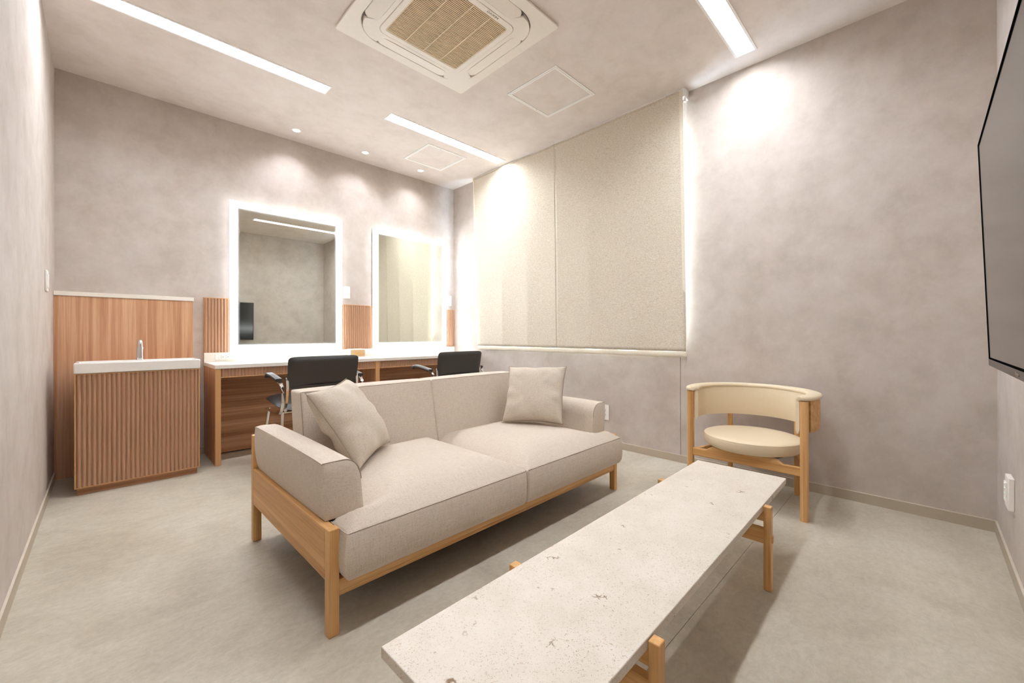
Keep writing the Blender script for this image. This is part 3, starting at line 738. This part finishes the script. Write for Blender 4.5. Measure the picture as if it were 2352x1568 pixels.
# arms: section (x, z) drawn across, swept along y
def arm(side):
    w, h = .128, .172; pts = []
    for k in range(9):                               # outer face bulging
        f = k / 8; pts.append((-.008 * math.sin(PI * f) + .010 * (1 - f), h * f))
    for k in range(1, 5): f = k / 5; pts.append((.060 * f, h + .004 * math.sin(PI * f)))
    for k in range(9): a = PI / 2 * (1 - k / 8); pts.append((w - .062 + .056 * math.cos(a), h - .070 + .072 * math.sin(a)))
    for k in range(1, 5): f = k / 4; pts.append((w - .006 + .010 * f, (h - .070) * (1 - f)))
    bm = bmesh.new(); ny = 24; rings = []
    y0, y1 = 1.264, 1.983
    for j in range(ny + 1):
        f = j / ny; y = y0 + (y1 - y0) * f; s = math.sin(PI * f) ** .5
        ring_ = []
        for x, z in pts:
            cx, cz = w / 2, h / 2
            xx = cx + (x - cx) * (1 + .05 * s - .02); zz = cz + (z - cz) * (1 + .05 * s * (1 if z > cz else 0))
            if zz < 0: zz = 0
            ring_.append(bm.verts.new((side * (xx) , y - oy, .311 + zz)))
        rings.append(ring_)
    m_ = len(pts)
    for j in range(ny):
        for k in range(m_): bm.faces.new((rings[j][k], rings[j][(k + 1) % m_], rings[j + 1][(k + 1) % m_], rings[j + 1][k]))
    for r_, dy in ((rings[0], -.008), (rings[-1], .004)):  # rounded ends
        c_ = Vector((0, 0, 0))
        for v in r_: c_ += v.co
        c_ /= m_; prev = r_
        for s, d in ((.86, .55), (.5, .9)):
            new = [bm.verts.new((c_.x + (v.co.x - c_.x) * s, v.co.y + dy * d, c_.z + (v.co.z - c_.z) * s)) for v in r_]
            for k in range(m_): bm.faces.new((prev[k], prev[(k + 1) % m_], new[(k + 1) % m_], new[k]))
            prev = new
        cv = bm.verts.new((c_.x, r_[0].co.y + dy, c_.z))
        for k in range(m_): bm.faces.new((prev[k], prev[(k + 1) % m_], cv))
    for v in bm.verts: v.co.x += (SX0 + .006 - ox) if side > 0 else (SX1 - .020 - ox)
    o = obj('arm_cushion', bm, M['linen'], t, smooth=48)
    X = lambda d: (SX0 + .006 - ox + d) if side > 0 else (SX1 - .020 - ox - d)
    pth = [(X(.0), y0 - oy + (y1 - y0) * k / 16, .311 + h + .0045 * math.sin(PI * k / 16) ** .5) for k in range(17)]
    obj('seam', tube(pth, .0013, 6), M['seam'], o)
    pth = [(X(.001 + .060 * k / 6), y0 - oy - .001, .311 + h + .002) for k in range(7)] + [(X(w - .062 + .056 * math.cos(a)), y0 - oy - .001, .311 + h - .070 + .072 * math.sin(a)) for a in [PI / 2 * (1 - k / 8) for k in range(9)]]
    obj('seam', tube(pth, .0013, 6, upv=(0, 1, 0)), M['seam'], o)
arm(1); arm(-1)
# back cushions, leaning a little
for side in (-1, 1):
    x0, x1 = (.592, 1.2475) if side < 0 else (1.2495, 1.893)
    bm = bulge_box((x1 - x0, .130, .318), (.004, .012, .008), 14)
    for v in bm.verts:
        f = (v.co.z + .159) / .318; v.co.y += .045 * f - (.012 * (1 - f)); v.co.y *= 1.0
        if v.co.y < 0: v.co.y *= (1.12 - .18 * f)
    o = obj('back_cushion', bm, M['linen'], t, loc=((x0 + x1) / 2 - ox, 1.870 - oy, .468), bevel=.008, seg=3)
    hw = (x1 - x0) / 2
    pth = [(-hw + .004 + 2 * (hw - .004) * k / 12, -.0175, .1588) for k in range(13)]
    obj('seam', tube(pth, .0013, 6), M['seam'], o)
    pth = [(side * -1 * 0 + (-hw if side < 0 else hw), -.0175 - .062 * (1 - k / 10), -.155 + .3138 * k / 10) for k in range(11)]
    obj('seam', tube(pth, .0013, 6), M['seam'], o)

# ================================================================== LOOSE CUSHIONS
def pillow(loc, eul, label, s=.352, seed=1):
    rnd = random.Random(seed); bm = bmesh.new(); n = 34; h = s / 2; V = {}
    ph = [rnd.uniform(0, 6.28) for _ in range(8)]
    def P(i, j, sg):
        u, v = -1 + 2 * i / n, -1 + 2 * j / n
        edge = (i in (0, n) or j in (0, n)); key = (i, j, 0 if edge else sg)
        if key not in V:
            a = (1 - u * u) ; b = (1 - v * v)
            th = .077 * max(a * b, 0) ** .42
            # sides curve in, corners stay out
            x = h * u * (1 - .085 * b * abs(u) ** 3); z = h * v * (1 - .085 * a * abs(v) ** 3)
            r = math.hypot(u, v)
            wr = .0035 * math.sin(9 * u + 4 * v + ph[0]) * (abs(v) ** 2) * a + .0035 * math.sin(10 * v - 3 * u + ph[1]) * (abs(u) ** 2) * b
            wr += .003 * math.sin(14 * (u - v) + ph[2]) * max(0, u * v) * a * b * 2 + .004 * math.sin(7 * u * v + ph[3]) * a * b
            y = sg * (th + wr * 1.6 + .005 * math.sin(16 * v + 5 * u + ph[4]) * max(0, abs(u) - .35) * b) if not edge else 0
            V[key] = bm.verts.new((x, y, z))
        return V[key]
    for sg in (-1, 1):
        for i in range(n):
            for j in range(n): bm.faces.new((P(i, j, sg), P(i + 1, j, sg), P(i + 1, j + 1, sg), P(i, j + 1, sg)))
    t = thing('throw_cushion', label, 'cushion', loc, group='square linen throw cushions on the sofa')
    t.rotation_euler = eul
    o = obj('cover', bm, M['linen_c'], t, smooth=70, sub=1)
    # edge seam
    pts = []
    for i in range(n): pts.append((i, 0))
    for j in range(n): pts.append((n, j))
    for i in range(n, 0, -1): pts.append((i, n))
    for j in range(n, 0, -1): pts.append((0, j))
    pth = []
    for i, j in pts:
        u, v = -1 + 2 * i / n, -1 + 2 * j / n; a = 1 - u * u; b = 1 - v * v
        pth.append((h * u * (1 - .085 * b * abs(u) ** 3), 0, h * v * (1 - .085 * a * abs(v) ** 3)))
    obj('edge_seam', tube(pth, .0016, 6, closed=True, upv=(0, 1, 0)), M['seam'], t)
pillow((.722, 1.668, .517), (-.594, -.047, .763), 'linen throw cushion leaning against the near arm of the sofa', seed=3)
pillow((1.754, 1.583, .5285), (-.52, -.023, -1.065), 'linen throw cushion leaning against the far arm of the sofa', seed=8)

# ================================================================== COFFEE TABLE
TC = (1.1615, .5560); ta = math.radians(.93)
t = thing('coffee_table', 'long low coffee table with pale fossil stone top on oak legs', 'table', (TC[0], TC[1], 0), ta)
HW, HD, TZ = .794, .174, .2870
obj('stone_top', bx((-HW, -HD, TZ - .022), (HW, HD, TZ)), M['stone'], t, bevel=.0015)
for sx in (-1, 1):
    xc = .012 + sx * .4270
    for sy in (-1, 1):
        y0, y1 = (-HD - .0245, -HD - .0015) if sy < 0 else (HD + .0015, HD + .0245)
        obj('leg', bx((xc - .013, y0, 0), (xc + .013, y1, .284)), M['oak_z'], t, bevel=.002)
    r1 = obj('upper_crossbar', bx((xc - .010, -HD - .0015, .232), (xc + .010, HD + .0015, TZ - .0222)), M['oak_y'], t, bevel=.001)
    r2 = obj('lower_crossbar', bx((xc - .010, -HD - .0015, .156), (xc + .010, HD + .0015, .206)), M['oak_y'], t, bevel=.001)
    for sy in (-1, 1):
        yy = sorted((sy * (HD + .0235), sy * (HD + .029)))
        obj('tenon', bx((xc - .006, yy[0], .163), (xc + .006, yy[1], .186)), M['oak_y'], r2, bevel=.001)

# ================================================================== ROUND CHAIR
CXc, CYc = 2.452, .655
t = thing('round_armchair', 'round oak armchair with cream padded curved back by the right wall', 'chair', (CXc, CYc, 0))
FX, FY = 2.309 - CXc, .261
BX, BY = 2.662 - CXc, .168
for s in (-1, 1):
    bm = bmesh.new(); sweep(bm, [(FX, s * FY, 0), (FX, s * FY, .20), (FX, s * FY, .558)], rrect(.0165, .0165, .011, 4), upv=(1, 0, 0)); obj('front_leg', bm, M['oak_z'], t, smooth=50)
    bm = bmesh.new(); sweep(bm, [(BX, s * BY, 0), (BX, s * BY, .20), (BX, s * BY, .535)], circ(.0145, 18), upv=(1, 0, 0)); obj('back_leg', bm, M['oak_z'], t, smooth=50)
def rail(p, q, z0, z1, zm):
    p, q = Vector(p), Vector(q); d = (q - p); Lr = d.length; d.normalize(); nrm = Vector((-d.y, d.x, 0)) * .0105
    bm = bmesh.new(); R = []
    for f, zt in ((0, z1), (.14, z1), (.20, zm), (.80, zm), (.86, z1), (1, z1)):
        c = p + d * Lr * f; R.append([bm.verts.new((c.x + s * nrm.x, c.y + s * nrm.y, z)) for s, z in ((-1, z0), (1, z0), (1, zt), (-1, zt))])
    for a, b in zip(R[:-1], R[1:]):
        for k in range(4): bm.faces.new((a[k], a[(k + 1) % 4], b[(k + 1) % 4], b[k]))
    bm.faces.new(R[0]); bm.faces.new(R[-1]); return bm
obj('front_rail', rail((FX, -FY + .014, 0), (FX, FY - .014, 0), .206, .247, .267), M['oak_y'], t, bevel=.003)
obj('back_rail', rail((BX, -BY + .012, 0), (BX, BY - .012, 0), .208, .250, .272), M['oak_y'], t, bevel=.003)
for s in (-1, 1): obj('side_rail', rail((FX + .010, s * FY, 0), (BX - .008, s * BY, 0), .206, .234, .234), M['oak_x'], t, bevel=.003)
# seat: a domed disc with a seam round its upper edge
prof = [(0, .345), (.08, .3445), (.15, .342), (.20, .338), (.222, .333), (.2295, .328), (.2310, .318), (.2305, .300), (.226, .283), (.215, .273), (.19, .268), (0, .267)]
bm = bmesh.new(); nn = 64; rings = []
for r, z in prof:
    if r == 0: rings.append([bm.verts.new((0, 0, z))])
    else: rings.append([bm.verts.new((r * math.cos(2 * PI * k / nn), r * math.sin(2 * PI * k / nn), z)) for k in range(nn)])
for a, b in zip(rings[:-1], rings[1:]):
    for k in range(nn):
        k2 = (k + 1) % nn
        if len(a) == 1: bm.faces.new((a[0], b[k], b[k2]))
        elif len(b) == 1: bm.faces.new((a[k], b[0], a[k2]))
        else: bm.faces.new((a[k], b[k], b[k2], a[k2]))
st = obj('seat', bm, M['cream'], t, loc=(.010, 0, 0), smooth=60)
obj('seam', tube([(.2293 * math.cos(2 * PI * k / 64), .2293 * math.sin(2 * PI * k / 64), .3285) for k in range(64)], .0014, 6, closed=True), M['cream'], st, smooth=60)
obj('seat_support', prism([(.16 * math.cos(2 * PI * k / 40) + .010, .16 * math.sin(2 * PI * k / 40)) for k in range(40)], .250, .268), M['gap'], t)
# curved back: arc about the seat centre from one front leg round to the other
def arc_pts(rad, ext, n=44):
    cx = -.023; th0 = math.acos(max(-1, min(1, (FX - cx) / .287))) + ext / .287
    return [(cx + rad * math.cos(-th0 + 2 * th0 * k / n), rad * math.sin(-th0 + 2 * th0 * k / n)) for k in range(n + 1)]
RB = .300
def band(rad, thick, ztop, zend, zmid, ext=.0, n=48, name=None):
    bm = bmesh.new(); inner = arc_pts(rad - thick / 2, ext, n); outer = arc_pts(rad + thick / 2, ext, n); R = []
    for k in range(n + 1):
        f = abs(2 * k / n - 1); zb = zmid + (zend - zmid) * (f ** 1.5)
        (xi, yi), (xo, yo) = inner[k], outer[k]
        sec = []
        for fz in (0, .12, .5, .88, 1):
            z = zb + (ztop - zb) * fz; e = .0 if 0 < fz < 1 else thick * .28
            dx, dy = (xo - xi), (yo - yi); L_ = math.hypot(dx, dy)
            sec.append((xi + dx / L_ * e, yi + dy / L_ * e, z))
        for fz in (1, .88, .5, .12, 0):
            z = zb + (ztop - zb) * fz; e = .0 if 0 < fz < 1 else thick * .28
            sec.append((xo - dx / L_ * e, yo - dy / L_ * e, z))
        R.append([bm.verts.new(p) for p in sec])
    m_ = len(R[0])
    for a, b in zip(R[:-1], R[1:]):
        for k in range(m_): bm.faces.new((a[k], a[(k + 1) % m_], b[(k + 1) % m_], b[k]))
    bm.faces.new(R[0]); bm.faces.new(R[-1]); return bm
obj('back_pad', band(.2600, .019, .572, .402, .402, ext=.008), M['cream'], t, smooth=55)
obj('back_shell', band(.2965, .010, .560, .412, .412, ext=-.024), M['oak_y'], t, smooth=55)
# padded top rail
bm = bmesh.new(); inner = arc_pts(.278, .022, 52); unit = arc_pts(1.278, .024, 52); R = []
for k in range(53):
    f = abs(2 * k / 52 - 1); w = .029 + .005 * f; hgt = .0125
    x, y = inner[k]; d = Vector((unit[k][0] - x, unit[k][1] - y, 0)).normalized()
    endf = math.sqrt(max(.15, 1 - max(0, (f - .95) / .05) ** 2))
    sec = []
    for a in range(12):
        an = 2 * PI * a / 12; ca, sa = math.cos(an), math.sin(an)
        px = w * math.copysign(abs(ca) ** .7, ca) * endf; pz = hgt * math.copysign(abs(sa) ** .7, sa) * (.6 + .4 * endf)
        sec.append((x + d.x * px, y + d.y * px, .5705 + pz))
    R.append([bm.verts.new(p) for p in sec])
for a, b in zip(R[:-1], R[1:]):
    for k in range(12): bm.faces.new((a[k], a[(k + 1) % 12], b[(k + 1) % 12], b[k]))
bm.faces.new(R[0]); bm.faces.new(R[-1])
obj('top_rail_pad', bm, M['cream'], t, smooth=65, bevel=.0)

# ================================================================== OFFICE CHAIRS
def office_chair(x, y, label):
    """x,y: middle of the backrest; the chair faces the desk (+y)"""
    t = thing('desk_chair', label, 'chair', (x, y, 0), group='black leather desk chairs')
    bm = bmesh.new(); nx, nz = 22, 12; F, B = [], []
    hw, zb, zt = .226, .527, .731
    def pt(i, j, sg):
        u, v = -1 + 2 * i / nx, -1 + 2 * j / nz
        su = math.copysign(1 - (1 - abs(u)) ** 1, u)
        # superellipse-like rounded rectangle
        ru, rv = u, v
        k = (abs(u) ** 12 + abs(v) ** 12) ** (1 / 12) if (u or v) else 1
        m_ = max(abs(u), abs(v)); 
        if k > 1e-6 and m_ > 0: ru, rv = u * m_ / k, v * m_ / k
        th = .019 * (max(0, (1 - abs(u) ** 4) * (1 - abs(v) ** 4)) ** .35)
        xx = hw * ru * (1 - .025 * (1 - (v + 1) / 2)); zz = (zb + zt) / 2 + (zt - zb) / 2 * rv
        yy = -.022 * (ru * ru - 1) * -1 * -1 * .9 + sg * th - .03 * (rv) * .6
        return (xx, yy, zz)
    V = {}
    def P(i, j, sg):
        e = i in (0, nx) or j in (0, nz); k = (i, j, 0 if e else sg)
        if k not in V: V[k] = bm.verts.new(pt(i, j, 0 if e else sg))
        return V[k]
    for sg in (-1, 1):
        for i in range(nx):
            for j in range(nz): bm.faces.new((P(i, j, sg), P(i + 1, j, sg), P(i + 1, j + 1, sg), P(i, j + 1, sg)))
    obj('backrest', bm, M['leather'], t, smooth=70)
    # lower part of the back running down into the seat
    obj('lumbar_panel', prism(rrect(.195, .012, .010, 4), .425, .545), M['leather'], t, loc=(0, .022, 0), smooth=50)
    # seat: saddle, front corners lifted, hanging sides
    bm = bmesh.new(); V2 = {}; nx, ny = 18, 18
    def S(i, j, sg):
        e = i in (0, nx) or j in (0, ny); k = (i, j, 0 if e else sg)
        if k not in V2:
            u, v = -1 + 2 * i / nx, -1 + 2 * j / ny
            kk = (abs(u) ** 5 + abs(v) ** 5) ** .2 if (u or v) else 1; m_ = max(abs(u), abs(v)); ru, rv = (u * m_ / kk, v * m_ / kk) if kk > 1e-6 else (u, v)
            th = .030 * max(0, (1 - abs(u) ** 3) * (1 - abs(v) ** 3)) ** .4
            z = .425 + .020 * rv - .016 * (1 - ru * ru) * .4 - .03 * max(0, abs(rv) - .75) * 1.2 * (1 if rv < 0 else .3)
            V2[k] = bm.verts.new((.258 * ru, .230 + .225 * rv, z + (0 if e else (sg * th if sg > 0 else -1.35 * th))))
        return V2[k]
    for sg in (-1, 1):
        for i in range(nx):
            for j in range(ny): bm.faces.new((S(i, j, sg), S(i + 1, j, sg), S(i + 1, j + 1, sg), S(i, j + 1, sg)))
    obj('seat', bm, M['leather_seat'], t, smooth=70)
    for s in (-1, 1):
        X = s * .262
        # arm pad, sloping down to the back
        pth = [(X, .285, .592), (X, .272, .606), (X, .24, .612), (X, .16, .604), (X, .06, .590), (X, .035, .586)]
        obj('armrest', sweep(bmesh.new(), pth, rrect(.020, .011, .009, 3)), M['leather'], t, smooth=50)
        # chrome flat bar: from the pad down round the back and forward as the foot
        pth = [(X, .255, .594), (X, .16, .590), (X, .06, .577), (X * .985, .02, .566), (X * .975, -.004, .545), (X * .965, -.010, .51), (X * .96, -.004, .45), (X * .96, .02, .40), (X * .96, .06, .372), (X * .96, .20, .365), (X * .96, .36, .37)]
        obj('arm_frame', sweep(bmesh.new(), pth, [(-.009, -.004), (.009, -.004), (.009, .004), (-.009, .004)], upv=(0, 0.01, 1)), M['chrome'], t, bevel=.001)
        obj('back_upright', sweep(bmesh.new(), [(s * .222, .012, .60), (s * .222, .006, .54), (s * .226, .008, .46), (s * .232, .020, .39)], [(-.008, -.004), (.008, -.004), (.008, .004), (-.008, .004)], upv=(0, 1, 0)), M['chrome'], t, bevel=.001)
        obj('front_leg', tube([(s * .235, .36, .372), (s * .250, .385, .20), (s * .258, .40, .004)], .0095, 12, upv=(0, 1, 0)), M['chrome'], t, smooth=50)
        obj('rear_leg', tube([(s * .235, .06, .372), (s * .250, .030, .20), (s * .258, .015, .004)], .0095, 12, upv=(0, 1, 0)), M['chrome'], t, smooth=50)
        for yy in (.40, .015): obj('foot_cap', cyl(bmesh.new(), (s * .258, yy, 0), (s * .258, yy, .010), .012, n=16), M['black'], t)
    obj('crossbar', tube([(-.235, .10, .372), (.235, .10, .372)], .008, 10), M['chrome'], t, smooth=50)
    return t
office_chair(1.027, 2.800, 'black leather chair with chrome arms at the left mirror, behind the sofa')
office_chair(2.087, 2.720, 'black leather chair with chrome arms at the far mirror, near the window')
